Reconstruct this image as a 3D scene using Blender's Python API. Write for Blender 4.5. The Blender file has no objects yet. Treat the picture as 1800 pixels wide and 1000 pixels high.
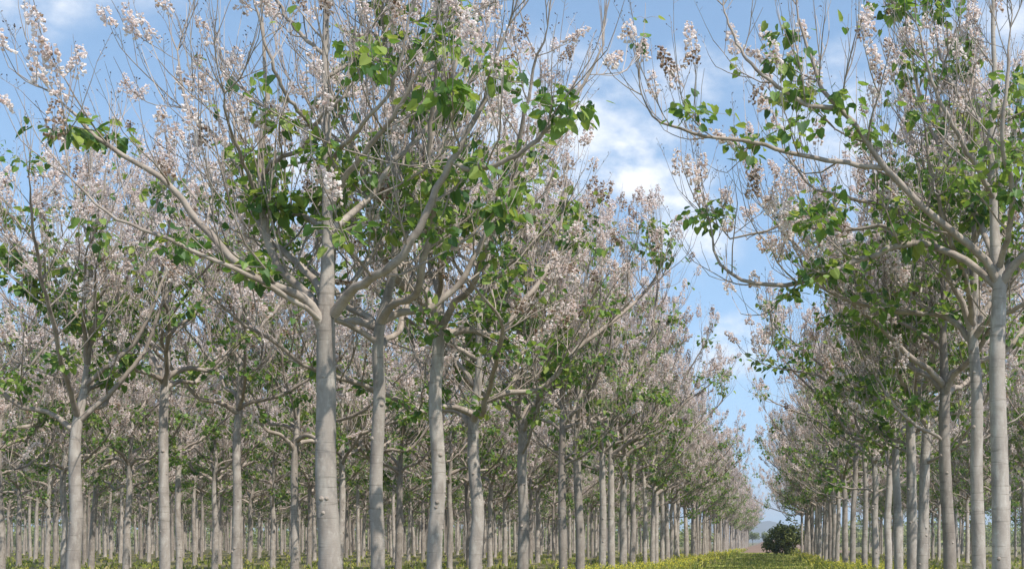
import bpy, math, random
import numpy as np
from mathutils import Vector

C = bpy.context
scene = C.scene
coll = scene.collection

# ------------------------------------------------------------------ camera
cam_d = bpy.data.cameras.new("camera")
cam = bpy.data.objects.new("camera", cam_d)
coll.objects.link(cam)
cam.location = (0, 0, 1.6)
cam.rotation_euler = (math.radians(90), 0, 0)
cam_d.sensor_width = 36.0
cam_d.lens = 46.0
cam_d.shift_x = -0.25
cam_d.shift_y = 0.251
cam_d.clip_start = 0.1
cam_d.clip_end = 20000
scene.camera = cam

# ------------------------------------------------------------------ light
SUN_EL, SUN_AZ = 53.0, 130.0          # azimuth clockwise from the lane direction (+Y)
world = bpy.data.worlds.new("World")
scene.world = world
world.use_nodes = True
SKY_STRENGTH = 0.15
SUN_STRENGTH = 3.6
scene.view_settings.view_transform = 'Standard'
scene.view_settings.look = 'None'
scene.view_settings.gamma = 1.0
scene.view_settings.exposure = 0.88


class NT:
    """tiny helper round a node tree"""
    def __init__(self, tree):
        self.t = tree
        tree.nodes.clear()

    def n(self, kind, **kw):
        nd = self.t.nodes.new(kind)
        for k, v in kw.items():
            if k.startswith("i_"):
                key = k[2:]
                nd.inputs[int(key) if key.isdigit() else key.replace("_", " ")].default_value = v
            else:
                setattr(nd, k, v)
        return nd

    def l(self, a, b):
        self.t.links.new(a, b)

    def math(self, op, a, b=None, c=None, clamp=False):
        nd = self.n('ShaderNodeMath', operation=op, use_clamp=clamp)
        for i, v in enumerate((a, b, c)):
            if v is None:
                continue
            if isinstance(v, (int, float)):
                nd.inputs[i].default_value = v
            else:
                self.l(v, nd.inputs[i])
        return nd.outputs[0]

    def mix(self, fac, a, b, blend='MIX'):
        nd = self.n('ShaderNodeMix', data_type='RGBA', blend_type=blend)
        for sock, v in ((nd.inputs[0], fac), (nd.inputs[6], a), (nd.inputs[7], b)):
            if isinstance(v, (int, float)):
                sock.default_value = v
            elif isinstance(v, tuple):
                sock.default_value = v if len(v) == 4 else v + (1.0,)
            else:
                self.l(v, sock)
        return nd.outputs[2]

    def ramp(self, fac, stops):
        nd = self.n('ShaderNodeValToRGB')
        cr = nd.color_ramp
        while len(cr.elements) < len(stops):
            cr.elements.new(0.5)
        for e, (p, c) in zip(cr.elements, stops):
            e.position = p
            e.color = c + (1.0,) if len(c) == 3 else c
        self.l(fac, nd.inputs[0])
        return nd.outputs[0]

    def noise(self, vec, scale, detail=4.0, rough=0.55, dist=0.0):
        nd = self.n('ShaderNodeTexNoise')
        nd.inputs['Scale'].default_value = scale
        nd.inputs['Detail'].default_value = detail
        nd.inputs['Roughness'].default_value = rough
        nd.inputs['Distortion'].default_value = dist
        if vec is not None:
            self.l(vec, nd.inputs['Vector'])
        return nd.outputs[0]

    def mapping(self, vec, scale=(1, 1, 1), loc=(0, 0, 0)):
        nd = self.n('ShaderNodeMapping')
        nd.inputs['Scale'].default_value = scale
        nd.inputs['Location'].default_value = loc
        self.l(vec, nd.inputs['Vector'])
        return nd.outputs[0]


w = NT(world.node_tree)
sky = w.n('ShaderNodeTexSky', sky_type='NISHITA')
sky.sun_disc = False
sky.sun_elevation = math.radians(SUN_EL)
sky.sun_rotation = math.radians(SUN_AZ)
sky.altitude = 50
sky.air_density = 1.0
sky.dust_density = 0.25
sky.ozone_density = 1.6
tc = w.n('ShaderNodeTexCoord')
dirv = tc.outputs['Generated']
lift = w.n('ShaderNodeVectorMath', operation='ADD')
w.l(dirv, lift.inputs[0])
lift.inputs[1].default_value = (0, 0, 0.16)
w.l(lift.outputs[0], sky.inputs[0])
sep = w.n('ShaderNodeSeparateXYZ')
w.l(dirv, sep.inputs[0])
# clouds: soft cumulus heaps, each placed by its compass direction and ragged by noise
wob = w.n('ShaderNodeTexNoise')
wob.inputs['Scale'].default_value = 14.0
wob.inputs['Detail'].default_value = 5.0
w.l(dirv, wob.inputs['Vector'])
wv = w.n('ShaderNodeVectorMath', operation='SUBTRACT')
w.l(wob.outputs[1], wv.inputs[0])
wv.inputs[1].default_value = (0.5, 0.5, 0.5)
ws = w.n('ShaderNodeVectorMath', operation='SCALE')
w.l(wv.outputs[0], ws.inputs[0])
ws.inputs[3].default_value = 0.055
wa = w.n('ShaderNodeVectorMath', operation='ADD')
w.l(dirv, wa.inputs[0])
w.l(ws.outputs[0], wa.inputs[1])
CLOUDS = [  # azimuth deg (0 = down the lane, + right), elevation deg, half width, half height, strength
    (-9.6, 17.4, 3.8, 2.9, 1.0), (-5.0, 15.8, 2.0, 1.4, .9), (-3.1, 13.0, 2.3, 1.5, 1.0), (-2.8, 19.4, 2.2, 1.3, .8), (-1.6, 8.3, 1.7, 1.0, .95),
    (0.2, 1.6, 1.2, .7, .7), (-28.5, 21.5, 3.6, 2.2, 1.0), (-27.0, 10.4, 3.6, 1.6, .9), (-20.0, 15.0, 5.0, 2.0, .75), (-15.5, 11.5, 4.0, 1.6, .7),
    (3.0, 18.0, 3.0, 2.2, .85), (8.0, 14.5, 4.0, 2.6, .8), (-22.0, 5.0, 9., 1.8, .6), (-9.0, 9.0, 3.5, 1.4, .7), (10.5, 20.5, 4.0, 1.8, .7),
    (30.0, 22.0, 12, 7, .8), (60., 30., 20., 9., .8), (-60., 26., 16., 7., .8), (120., 35., 22., 10., .8), (180., 28., 25., 10., .8), (-120., 33., 20., 9., .8)]
total = None
for az, el, hw, hh, st in CLOUDS:
    a, e = math.radians(az), math.radians(el)
    c0 = Vector((math.sin(a) * math.cos(e), math.cos(a) * math.cos(e), math.sin(e)))
    rt = Vector((math.cos(a), -math.sin(a), 0))
    up = rt.cross(c0)
    d1 = w.n('ShaderNodeVectorMath', operation='DOT_PRODUCT'); w.l(wa.outputs[0], d1.inputs[0]); d1.inputs[1].default_value = rt / math.sin(math.radians(min(hw * 1.3, 40)))
    d2 = w.n('ShaderNodeVectorMath', operation='DOT_PRODUCT'); w.l(wa.outputs[0], d2.inputs[0]); d2.inputs[1].default_value = up / math.sin(math.radians(hh * 1.3))
    d3 = w.n('ShaderNodeVectorMath', operation='DOT_PRODUCT'); w.l(wa.outputs[0], d3.inputs[0]); d3.inputs[1].default_value = c0
    r2 = w.math('ADD', w.math('MULTIPLY', d1.outputs['Value'], d1.outputs['Value']), w.math('MULTIPLY', d2.outputs['Value'], d2.outputs['Value']))
    fall = w.math('SUBTRACT', 1.25, r2)
    fall = w.math('MULTIPLY', fall, w.math('GREATER_THAN', d3.outputs['Value'], 0.0))
    fall = w.math('MULTIPLY', w.math('MAXIMUM', fall, 0.0), st)
    total = fall if total is None else w.math('ADD', total, fall)
fine = w.noise(w.mapping(dirv, (1, 1, 1.7)), 20.0, 7.0, 0.6)
cover = w.math('MULTIPLY', total, w.math('MULTIPLY_ADD', fine, 3.0, -.78, clamp=False))
mr = w.n('ShaderNodeMapRange', interpolation_type='SMOOTHSTEP')
mr.inputs['From Min'].default_value = 0.02
mr.inputs['From Max'].default_value = 1.5
mr.inputs['To Max'].default_value = 0.95
w.l(cover, mr.inputs['Value'])
shade = w.noise(dirv, 6.0, 3.0)
ccol = w.mix(shade, (3.8, 3.92, 4.15), (5.0, 5.0, 5.05))
skyc = w.mix(1.0, sky.outputs[0], (0.97, 1.0, 0.92), 'MULTIPLY')
bg = w.n('ShaderNodeBackground')
w.l(w.mix(mr.outputs[0], skyc, ccol), bg.inputs['Color'])
bg.inputs['Strength'].default_value = SKY_STRENGTH
wo = w.n('ShaderNodeOutputWorld')
w.l(bg.outputs[0], wo.inputs['Surface'])

sun_d = bpy.data.lights.new("sun", 'SUN')
sun_d.energy = SUN_STRENGTH
sun_d.angle = math.radians(0.5)
sun_d.color = (1.0, 0.95, 0.87)
sun = bpy.data.objects.new("sun", sun_d)
coll.objects.link(sun)
sun.location = (20, -10, 40)
_a, _e = math.radians(SUN_AZ), math.radians(SUN_EL)
to_sun = Vector((math.sin(_a) * math.cos(_e), math.cos(_a) * math.cos(_e), math.sin(_e)))
sun.rotation_euler = to_sun.to_track_quat('Z', 'Y').to_euler()


# ------------------------------------------------------------------ materials
def new_mat(name):
    m = bpy.data.materials.new(name)
    m.use_nodes = True
    return m, NT(m.node_tree)


def finish(t, color, rough=0.8, bump=None, bump_strength=0.3, bump_dist=0.01, spec=0.3, translucent=0.0, tcol=None):
    bs = t.n('ShaderNodeBsdfPrincipled')
    if isinstance(color, tuple):
        bs.inputs['Base Color'].default_value = color + (1.0,)
    else:
        t.l(color, bs.inputs['Base Color'])
    bs.inputs['Roughness'].default_value = rough
    bs.inputs['Specular IOR Level'].default_value = spec
    if bump is not None:
        b = t.n('ShaderNodeBump')
        b.inputs['Strength'].default_value = bump_strength
        b.inputs['Distance'].default_value = bump_dist
        t.l(bump, b.inputs['Height'])
        t.l(b.outputs[0], bs.inputs['Normal'])
    out = t.n('ShaderNodeOutputMaterial')
    if translucent > 0:
        tr = t.n('ShaderNodeBsdfTranslucent')
        c = tcol if tcol is not None else color
        if isinstance(c, tuple):
            tr.inputs[0].default_value = c + (1.0,)
        else:
            t.l(c, tr.inputs[0])
        mx = t.n('ShaderNodeMixShader')
        mx.inputs[0].default_value = translucent
        t.l(bs.outputs[0], mx.inputs[1])
        t.l(tr.outputs[0], mx.inputs[2])
        t.l(mx.outputs[0], out.inputs[0])
    else:
        t.l(bs.outputs[0], out.inputs[0])


def island_random(t):
    return t.n('ShaderNodeNewGeometry').outputs['Random Per Island']


M = {}
# smooth grey-beige paulownia bark: soft blotches, thin horizontal lenticels, growth rings
m, t = new_mat("bark")
oc = t.n('ShaderNodeTexCoord').outputs['Object']
oi = t.n('ShaderNodeObjectInfo').outputs['Random']
blot = t.noise(t.mapping(oc, (2.2, 2.2, 0.9)), 1.6, 5.0, 0.6, 0.6)
col = t.ramp(blot, [(0.25, (0.175, 0.152, 0.138)), (0.5, (0.315, 0.283, 0.256)), (0.75, (0.425, 0.395, 0.365))])
lich = t.noise(t.mapping(oc, (5, 5, 3)), 2.2, 6.0, 0.65)
col = t.mix(t.math('MULTIPLY', t.ramp(lich, [(0.56, (0, 0, 0)), (0.7, (1, 1, 1))]), 0.45), col, (0.52, 0.5, 0.46))
lent = t.noise(t.mapping(oc, (9, 9, 70)), 1.0, 3.0, 0.5)
lm = t.ramp(lent, [(0.62, (0, 0, 0)), (0.72, (1, 1, 1))])
col = t.mix(t.math('MULTIPLY', lm, 0.35), col, (0.17, 0.14, 0.115))
streak = t.noise(t.mapping(oc, (14, 14, 1.2)), 1.0, 4.0, 0.6)
col = t.mix(t.math('MULTIPLY', t.ramp(streak, [(0.55, (0, 0, 0)), (0.75, (1, 1, 1))]), 0.28), col, (0.2, 0.17, 0.145))
ring = t.n('ShaderNodeTexNoise')
ring.inputs['Scale'].default_value = 1.0
ring.inputs['Detail'].default_value = 2.0
t.l(t.mapping(oc, (.7, .7, 12.0)), ring.inputs['Vector'])
rm = t.ramp(ring.outputs[0], [(0.6, (0, 0, 0)), (0.625, (1, 1, 1)), (0.645, (1, 1, 1)), (0.68, (0, 0, 0))])
col = t.mix(t.math('MULTIPLY', rm, 0.45), col, (0.12, 0.105, 0.085))
stain = t.noise(t.mapping(oc, (1.6, 1.6, .55)), 1.0, 4.0, 0.62, 1.2)
col = t.mix(t.math('MULTIPLY', t.ramp(stain, [(0.54, (0, 0, 0)), (0.66, (1, 1, 1))]), 0.5), col, (0.19, 0.165, 0.14))
pale = t.noise(t.mapping(oc, (4, 4, 1.6)), 1.3, 5.0, 0.6)
col = t.mix(t.math('MULTIPLY', t.ramp(pale, [(0.55, (0, 0, 0)), (0.68, (1, 1, 1))]), 0.4), col, (0.54, 0.515, 0.47))
tint = t.ramp(oi, [(0.0, (0.7, 0.655, 0.61)), (0.5, (0.98, 0.945, 0.9)), (1.0, (1.1, 1.06, 1.01))])
col = t.mix(1.0, col, tint, 'MULTIPLY')
finish(t, col, 0.85, bump=t.math('ADD', lent, t.math('MULTIPLY', blot, 0.8)), bump_strength=0.35, bump_dist=0.012)
M['bark'] = m
# limbs: browner and darker than the stem
m, t = new_mat("limb_bark")
oc = t.n('ShaderNodeTexCoord').outputs['Object']
blot = t.noise(oc, 3.0, 5.0, 0.6, 0.6)
col = t.ramp(blot, [(0.25, (0.155, 0.122, 0.1)), (0.5, (0.29, 0.24, 0.2)), (0.75, (0.41, 0.352, 0.3))])
fine_ = t.noise(oc, 26.0, 4.0, 0.6)
col = t.mix(t.math('MULTIPLY', t.ramp(fine_, [(0.55, (0, 0, 0)), (0.7, (1, 1, 1))]), 0.35), col, (0.1, 0.08, 0.066))
finish(t, col, 0.85, bump=fine_, bump_strength=0.3, bump_dist=0.01)
M['limb'] = m
# thin twigs, browner
m, t = new_mat("twig_bark")
r = island_random(t)
col = t.ramp(r, [(0.0, (0.235, 0.185, 0.155)), (0.5, (0.34, 0.277, 0.24)), (1.0, (0.46, 0.395, 0.35))])
finish(t, col, 0.85)
M['twig'] = m
# leaf
m, t = new_mat("leaf")
r = island_random(t)
col = t.ramp(r, [(0.0, (0.032, 0.08, 0.024)), (0.35, (0.07, 0.15, 0.03)), (0.7, (0.14, 0.235, 0.042)), (1.0, (0.26, 0.32, 0.07))])
tcol = t.ramp(r, [(0.0, (0.12, 0.25, 0.035)), (0.5, (0.28, 0.44, 0.05)), (1.0, (0.5, 0.56, 0.1))])
finish(t, col, 0.5, spec=0.35, translucent=0.38, tcol=tcol)
M['leaf'] = m
# blossom: pale lilac-white with some brown withered trumpets
m, t = new_mat("blossom")
r = island_random(t)
col = t.ramp(r, [(0.0, (0.36, 0.24, 0.16)), (0.06, (0.52, 0.4, 0.31)), (0.11, (0.78, 0.65, 0.6)), (0.5, (0.86, 0.77, 0.74)), (1.0, (0.88, 0.83, 0.8))])
finish(t, col, 0.7, spec=0.2, translucent=0.45)
M['blossom'] = m
m, t = new_mat("withered_blossom")
r = island_random(t)
col = t.ramp(r, [(0.0, (0.27, 0.175, 0.115)), (0.35, (0.4, 0.28, 0.2)), (0.55, (0.58, 0.45, 0.37)), (0.8, (0.74, 0.63, 0.58)), (1.0, (0.8, 0.74, 0.7))])
finish(t, col, 0.8, spec=0.2, translucent=0.25)
M['withered'] = m
m, t = new_mat("seed_capsule")
r = island_random(t)
col = t.ramp(r, [(0.0, (0.045, 0.035, 0.035)), (0.6, (0.12, 0.09, 0.075)), (1.0, (0.24, 0.18, 0.14))])
finish(t, col, 0.8)
M['capsule'] = m
# bush
m, t = new_mat("bush_leaf")
r = island_random(t)
col = t.ramp(r, [(0.0, (0.12, 0.155, 0.05)), (0.5, (0.22, 0.25, 0.08)), (1.0, (0.33, 0.35, 0.13))])
finish(t, col, 0.7, translucent=0.35)
M['bush'] = m
# ground
m, t = new_mat("ground_turf")
oc = t.n('ShaderNodeTexCoord').outputs['Object']
a1 = t.noise(oc, 0.35, 6.0, 0.65)
a2 = t.noise(oc, 4.0, 4.0, 0.7)
col = t.ramp(a1, [(0.3, (0.1, 0.095, 0.045)), (0.5, (0.165, 0.14, 0.07)), (0.7, (0.22, 0.18, 0.105))])
col = t.mix(0.5, col, t.ramp(a2, [(0.3, (0.05, 0.06, 0.02)), (0.7, (0.2, 0.18, 0.08))]))
finish(t, col, 0.95, bump=a2, bump_strength=0.6, bump_dist=0.05)
M['ground'] = m
m, t = new_mat("lane_turf")
oc = t.n('ShaderNodeTexCoord').outputs['Object']
a1 = t.noise(oc, 0.25, 6.0, 0.65)
a2 = t.noise(oc, 5.0, 4.0, 0.7)
col = t.ramp(a1, [(0.3, (0.13, 0.15, 0.07)), (0.5, (0.2, 0.205, 0.1)), (0.7, (0.3, 0.27, 0.15))])
col = t.mix(0.4, col, t.ramp(a2, [(0.3, (0.09, 0.11, 0.04)), (0.7, (0.25, 0.25, 0.1))]))
finish(t, col, 0.95, bump=a2, bump_strength=0.6, bump_dist=0.05)
M['lane'] = m
m, t = new_mat("ploughed_soil")
oc = t.n('ShaderNodeTexCoord').outputs['Object']
a1 = t.noise(oc, 0.06, 5.0, 0.6)
a2 = t.noise(t.mapping(oc, (0.05, 1.0, 1.0)), 1.2, 4.0, 0.6)
col = t.ramp(a1, [(0.3, (0.13, 0.085, 0.06)), (0.55, (0.18, 0.125, 0.09)), (0.75, (0.25, 0.19, 0.14))])
col = t.mix(0.35, col, t.ramp(a2, [(0.35, (0.17, 0.09, 0.06)), (0.65, (0.33, 0.22, 0.16))]))
finish(t, col, 0.95, bump=a2, bump_strength=0.5, bump_dist=0.1)
M['soil'] = m
m, t = new_mat("weed_blade")
r = island_random(t)
col = t.ramp(r, [(0.0, (0.17, 0.22, 0.05)), (0.5, (0.32, 0.36, 0.07)), (0.8, (0.44, 0.43, 0.11)), (1.0, (0.45, 0.38, 0.18))])
finish(t, col, 0.7, translucent=0.35)
M['blade'] = m
m, t = new_mat("mustard_flower")
r = island_random(t)
col = t.ramp(r, [(0.0, (0.6, 0.53, 0.04)), (1.0, (0.8, 0.74, 0.12))])
finish(t, col, 0.7, translucent=0.3)
M['yellow'] = m
m, t = new_mat("hill_scrub")
oc = t.n('ShaderNodeTexCoord').outputs['Object']
a1 = t.noise(oc, 0.01, 6.0, 0.6)
col = t.ramp(a1, [(0.3, (0.06, 0.075, 0.06)), (0.7, (0.13, 0.13, 0.1))])
finish(t, col, 1.0)
M['hill'] = m
m, t = new_mat("terracotta_roof")
oc = t.n('ShaderNodeTexCoord').outputs['Object']
a1 = t.noise(oc, 1.2, 5.0, 0.6)
finish(t, t.ramp(a1, [(0.3, (0.3, 0.13, 0.08)), (0.7, (0.42, 0.22, 0.15))]), 0.9)
M['roof'] = m
m, t = new_mat("plaster")
oc = t.n('ShaderNodeTexCoord').outputs['Object']
a1 = t.noise(oc, 0.8, 5.0, 0.6)
finish(t, t.ramp(a1, [(0.3, (0.42, 0.33, 0.28)), (0.7, (0.55, 0.46, 0.4))]), 0.9)
M['plaster'] = m
m, t = new_mat("window_glass")
finish(t, (0.03, 0.035, 0.04), 0.15, spec=0.5)
M['glass'] = m


# ------------------------------------------------------------------ mesh building
class Mesh:
    """collects vertex / face arrays and builds one mesh from them"""
    def __init__(self):
        self.v, self.f, self.n = [], [], 0

    def add(self, verts, faces, mat=0, smooth=False):
        verts = np.asarray(verts, dtype=np.float32).reshape(-1, 3)
        faces = np.asarray(faces, dtype=np.int32)
        if len(verts) == 0 or len(faces) == 0:
            return
        self.v.append(verts)
        self.f.append((faces + self.n, mat, smooth))
        self.n += len(verts)

    def merge(self, other, remap=None):
        for f, mi, sm in other.f:
            self.f.append((f + self.n, mi if remap is None else remap[mi], sm))
        self.v += other.v
        self.n += other.n

    def build(self, name, mats):
        me = bpy.data.meshes.new(name)
        v = np.concatenate(self.v)
        me.vertices.add(len(v))
        me.vertices.foreach_set('co', v.ravel())
        idx = np.concatenate([f.ravel() for f, _, _ in self.f])
        tot = np.concatenate([np.full(len(f), f.shape[1], np.int32) for f, _, _ in self.f])
        st = np.concatenate([[0], np.cumsum(tot)[:-1]]).astype(np.int32)
        me.loops.add(len(idx))
        me.loops.foreach_set('vertex_index', idx.astype(np.int32))
        me.polygons.add(len(tot))
        me.polygons.foreach_set('loop_start', st)
        me.polygons.foreach_set('loop_total', tot)
        me.polygons.foreach_set('material_index', np.concatenate([np.full(len(f), mi, np.int32) for f, mi, _ in self.f]))
        me.polygons.foreach_set('use_smooth', np.concatenate([np.full(len(f), sm, bool) for f, _, sm in self.f]))
        for mm in mats:
            me.materials.append(mm)
        me.update(calc_edges=True)
        return me


def norm(a):
    return a / np.maximum(np.linalg.norm(a, axis=-1, keepdims=True), 1e-9)


def tubes(mesh, P, R, sides, mat=0, smooth=True, cap=False):
    """P (N,k,3) centre lines, R (N,k) radii: one tapered tube per line"""
    P = np.asarray(P, float)
    R = np.asarray(R, float)
    N, k, _ = P.shape
    T = np.empty_like(P)
    T[:, 1:-1] = P[:, 2:] - P[:, :-2]
    T[:, 0] = P[:, 1] - P[:, 0]
    T[:, -1] = P[:, -1] - P[:, -2]
    T = norm(T)
    ref = np.zeros((N, 3))
    ax = np.argmin(np.abs(T[:, 0]), axis=1)
    ref[np.arange(N), ax] = 1
    n = norm(np.cross(T[:, 0], ref))
    ang = np.arange(sides) * 2 * math.pi / sides
    V = np.empty((N, k, sides, 3))
    for i in range(k):
        n = norm(n - T[:, i] * np.sum(n * T[:, i], axis=1, keepdims=True))
        b = np.cross(T[:, i], n)
        V[:, i] = P[:, i, None] + R[:, i, None, None] * (np.cos(ang)[None, :, None] * n[:, None] + np.sin(ang)[None, :, None] * b[:, None])
    base = (np.arange(N) * k * sides)[:, None, None]
    ii = (np.arange(k - 1) * sides)[None, :, None]
    j = np.arange(sides)[None, None, :]
    j2 = (j + 1) % sides
    F = np.stack([base + ii + j, base + ii + j2, base + ii + sides + j2, base + ii + sides + j], axis=-1).reshape(-1, 4)
    mesh.add(V.reshape(-1, 3), F, mat, smooth)
    if cap:
        for q in range(N):
            mesh.add(V[q, -1], np.arange(sides)[None], mat, False)


def spline(pts, n):
    """Catmull-Rom through pts, n samples evenly spaced in arc length"""
    p = np.asarray(pts, float)
    e = np.vstack([2 * p[0] - p[1], p, 2 * p[-1] - p[-2]])
    out = []
    for i in range(len(p) - 1):
        a, b, c, d = e[i:i + 4]
        for u in np.linspace(0, 1, 12, endpoint=False):
            out.append(0.5 * (2 * b + (c - a) * u + (2 * a - 5 * b + 4 * c - d) * u * u + (3 * b - a - 3 * c + d) * u ** 3))
    out.append(p[-1])
    out = np.array(out)
    s = np.concatenate([[0], np.cumsum(np.linalg.norm(np.diff(out, axis=0), axis=1))])
    q = np.linspace(0, s[-1], n)
    return np.stack([np.interp(q, s, out[:, i]) for i in range(3)], axis=1), s[-1]


def grow(rng, p, d, L, n, up, wander):
    d = np.asarray(d, float) / np.linalg.norm(d)
    pts = [np.asarray(p, float)]
    st = L / (n - 1)
    for _ in range(n - 1):
        d = d + np.array([0, 0, up * st]) + rng.normal(0, wander, 3) * math.sqrt(st)
        d /= np.linalg.norm(d)
        pts.append(pts[-1] + d * st)
    return np.array(pts)


UP = np.array([0, 0, 1.0])

# heart-shaped leaf, folded along the midrib, 8 verts / 2 faces
LEAF_V = np.array([(0, 0, 0), (0, 1, -.10), (-.26, -.13, .06), (-.47, .18, .09), (-.30, .66, .02), (.26, -.13, .06), (.47, .18, .09), (.30, .66, .02)])
LEAF_F = np.array([(0, 1, 4, 3, 2), (0, 5, 6, 7, 1)])


def frames(dirs, rng, roll=None):
    """(N,3) directions -> x, y(=dir), z axes with random roll or a preferred z"""
    y = norm(dirs)
    z = rng.normal(0, 1, y.shape) if roll is None else roll
    z = norm(z - y * np.sum(z * y, axis=1, keepdims=True))
    return np.cross(y, z), y, z


def scatter(mesh, tv, tf, pos, x, y, z, size, mat=0, smooth=False):
    N, k = len(pos), len(tv)
    if N == 0:
        return
    V = pos[:, None] + size[:, None, None] * (tv[None, :, 0, None] * x[:, None] + tv[None, :, 1, None] * y[:, None] + tv[None, :, 2, None] * z[:, None])
    F = (np.arange(N) * k)[:, None, None] + tf[None]
    mesh.add(V.reshape(-1, 3), F.reshape(-1, tf.shape[1]), mat, smooth)


# flower: open trumpet with five-sided mouth
_a5 = np.arange(5) * 2 * math.pi / 5
FLOWER_V = np.vstack([[(0, 0, 0)], np.stack([np.cos(_a5) * .42, np.full(5, 1.0), np.sin(_a5) * .42], axis=1)])
FLOWER_F = np.array([(0, 1 + i, 1 + (i + 1) % 5) for i in range(5)])
CAPSULE_V = np.array([(0, 0, 0), (.55, .8, 0), (0, .8, .55), (-.55, .8, 0), (0, .8, -.55), (0, 1.9, 0)])
CAPSULE_F = np.array([(0, 2, 1), (0, 3, 2), (0, 4, 3), (0, 1, 4), (5, 1, 2), (5, 2, 3), (5, 3, 4), (5, 4, 1)])


class TreeModel:
    """one paulownia: clean trunk with leader, spreading limbs, upright twigs, leaf clumps, blossom panicles, dry capsules"""
    def __init__(self, seed, fork=5.2, rad=.17, height=12.0, limbs=None, leader=None, bloom=.30, leafy=1.0, limb_rad=None, reach=1.0, withered=.15, low_limbs=0, dens=1.0, extra=0):
        rng = self.rng = np.random.default_rng(seed)
        self.fork, self.rad, self.height = fork, rad, height
        self.dens = dens
        self.trunk = Mesh()
        self.limbs = []
        self.leaves, self.blossoms, self.seeds = Mesh(), Mesh(), Mesh()
        self.bloom, self.leafy, self.withered = bloom, leafy, withered
        self.leaf_pos, self.leaf_dir, self.leaf_size = [], [], []
        self.petiole = []
        self.fl_pos, self.fl_dir, self.fl_size, self.fl_mat = [], [], [], []
        self.cap_pos, self.cap_dir, self.cap_size = [], [], []
        # trunk and leader
        if leader is None:
            x0, y0 = rng.normal(0, .05, 2)
            leader = [(x0, y0, fork)]
            hh = fork
            while hh < height - 1.2:
                hh += rng.uniform(.9, 1.4)
                leader.append((leader[-1][0] + rng.normal(0, .09), leader[-1][1] + rng.normal(0, .09), hh))
        lead = np.array(leader, float)
        bx, by = lead[0][0] + rng.normal(0, .04), lead[0][1] + rng.normal(0, .04)
        pts = [(bx + .04, by, -.15), (bx + .03 + rng.normal(0, .015), by, fork * .25), (bx + rng.normal(0, .03), by + rng.normal(0, .03), fork * .5), (bx + rng.normal(0, .03), by + rng.normal(0, .02), fork * .78)] + [tuple(p) for p in lead]
        n = 110
        P, L = spline(pts, n)
        hz = P[:, 2]
        r = np.interp(hz, [-.2, .25, 1.2, fork * .9, fork + .3, fork + 1.3, height - .6, height + 2], [rad * 1.3, rad * 1.1, rad * 1.02, rad * .84, rad * .72, rad * .5, rad * .16, rad * .05])
        # whorl scars: slightly swollen rings where old branches were pruned off
        zz = .7
        while zz < fork + 3:
            zz += rng.uniform(.45, 1.0)
            r *= 1 + rng.uniform(.02, .085) * np.exp(-((hz - zz) / .05) ** 2)
        r *= 1 + rng.normal(0, .006, n)
        self.lead_P, self.lead_r = P, r
        tubes(self.trunk, P[None], r[None], 18, 0, True, cap=True)
        # pruning knots on the stem
        for _ in range(rng.integers(6, 13)):
            i = int(rng.integers(8, int(n * fork / height)))
            a = rng.uniform(0, 2 * math.pi)
            d = np.array([math.cos(a), math.sin(a), .25])
            kr = rng.uniform(.018, .042)
            c = P[i] + d * (r[i] - kr * .6)
            tubes(self.trunk, np.array([[c, c + d * kr * .8, c + d * kr * 1.15]]), np.array([[kr * 1.5, kr, kr * .6]]), 7, 2, True, cap=True)
        # limbs
        specs = []
        if limbs is None:
            nl = int(rng.integers(4, 7))
            a0 = rng.uniform(0, 6.28)
            for i in range(nl):
                a = a0 + i * 2.4 + rng.normal(0, .25)
                el = math.radians(rng.uniform(22, 50))
                h = fork + rng.uniform(-.45, .35)
                Ln = rng.uniform(4.8, 7.2) * reach
                specs.append((h, a, el, Ln, rad * rng.uniform(.38, .56), .13))
            for i in range(low_limbs):
                specs.append((fork - rng.uniform(.6, 1.4), rng.uniform(0, 6.28), math.radians(rng.uniform(10, 30)), rng.uniform(2.5, 4.2), rad * .27, .2))
            h = fork + .9
            while h < height - 1.6:
                f = (height - h) / (height - fork)
                for q in range(int(rng.integers(1, 3))):
                    specs.append((h + rng.uniform(-.2, .2), rng.uniform(0, 6.28), math.radians(rng.uniform(30, 58)), (1.2 + 3.6 * f) * rng.uniform(.8, 1.15) * reach, rad * (.16 + .22 * f), .16))
                h += rng.uniform(.55, .95)
            for h, a, el, Ln, r0, up in specs:
                c = np.array([np.interp(h, hz, P[:, 0]), np.interp(h, hz, P[:, 1]), h])
                d = np.array([math.cos(a) * math.cos(el), math.sin(a) * math.cos(el), math.sin(el)])
                # flares out of the stem steeply, flattens, then sweeps upward
                p1 = grow(rng, c, d + np.array([0, 0, .35]), Ln * .2, 4, -.6, .12)
                p2 = grow(rng, p1[-1], d, Ln * .8, 9, up, .17)
                self.limb(np.vstack([p1, p2[1:]]), r0)
        else:
            for i, l in enumerate(limbs):
                first = math.hypot(l[0][0] - np.interp(l[0][2], hz, P[:, 0]), l[0][1]) < .25
                self.limb(np.array(l, float), (limb_rad[i] if limb_rad else (rad * .46 if first else rad * .22)))
        for q in range(extra):      # slimmer limbs between the main ones
            h = fork + rng.uniform(-.2, 2.6)
            a, el = rng.uniform(0, 6.28), math.radians(rng.uniform(38, 62))
            c = np.array([np.interp(h, hz, P[:, 0]), np.interp(h, hz, P[:, 1]), h])
            Ln = rng.uniform(3.2, 5.2)
            p1 = grow(rng, c, np.array([math.cos(a) * math.cos(el), math.sin(a) * math.cos(el), math.sin(el)]), Ln * .25, 4, -.5, .12)
            p2 = grow(rng, p1[-1], p1[-1] - p1[-2], Ln * .75, 8, .22, .16)
            self.limb(np.vstack([p1, p2[1:]]), rng.uniform(.036, .052))
        # twigs on the upper leader itself
        lm = Mesh()
        k0 = int(np.searchsorted(hz, fork + 2.2))
        br, tw = [], []
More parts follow.
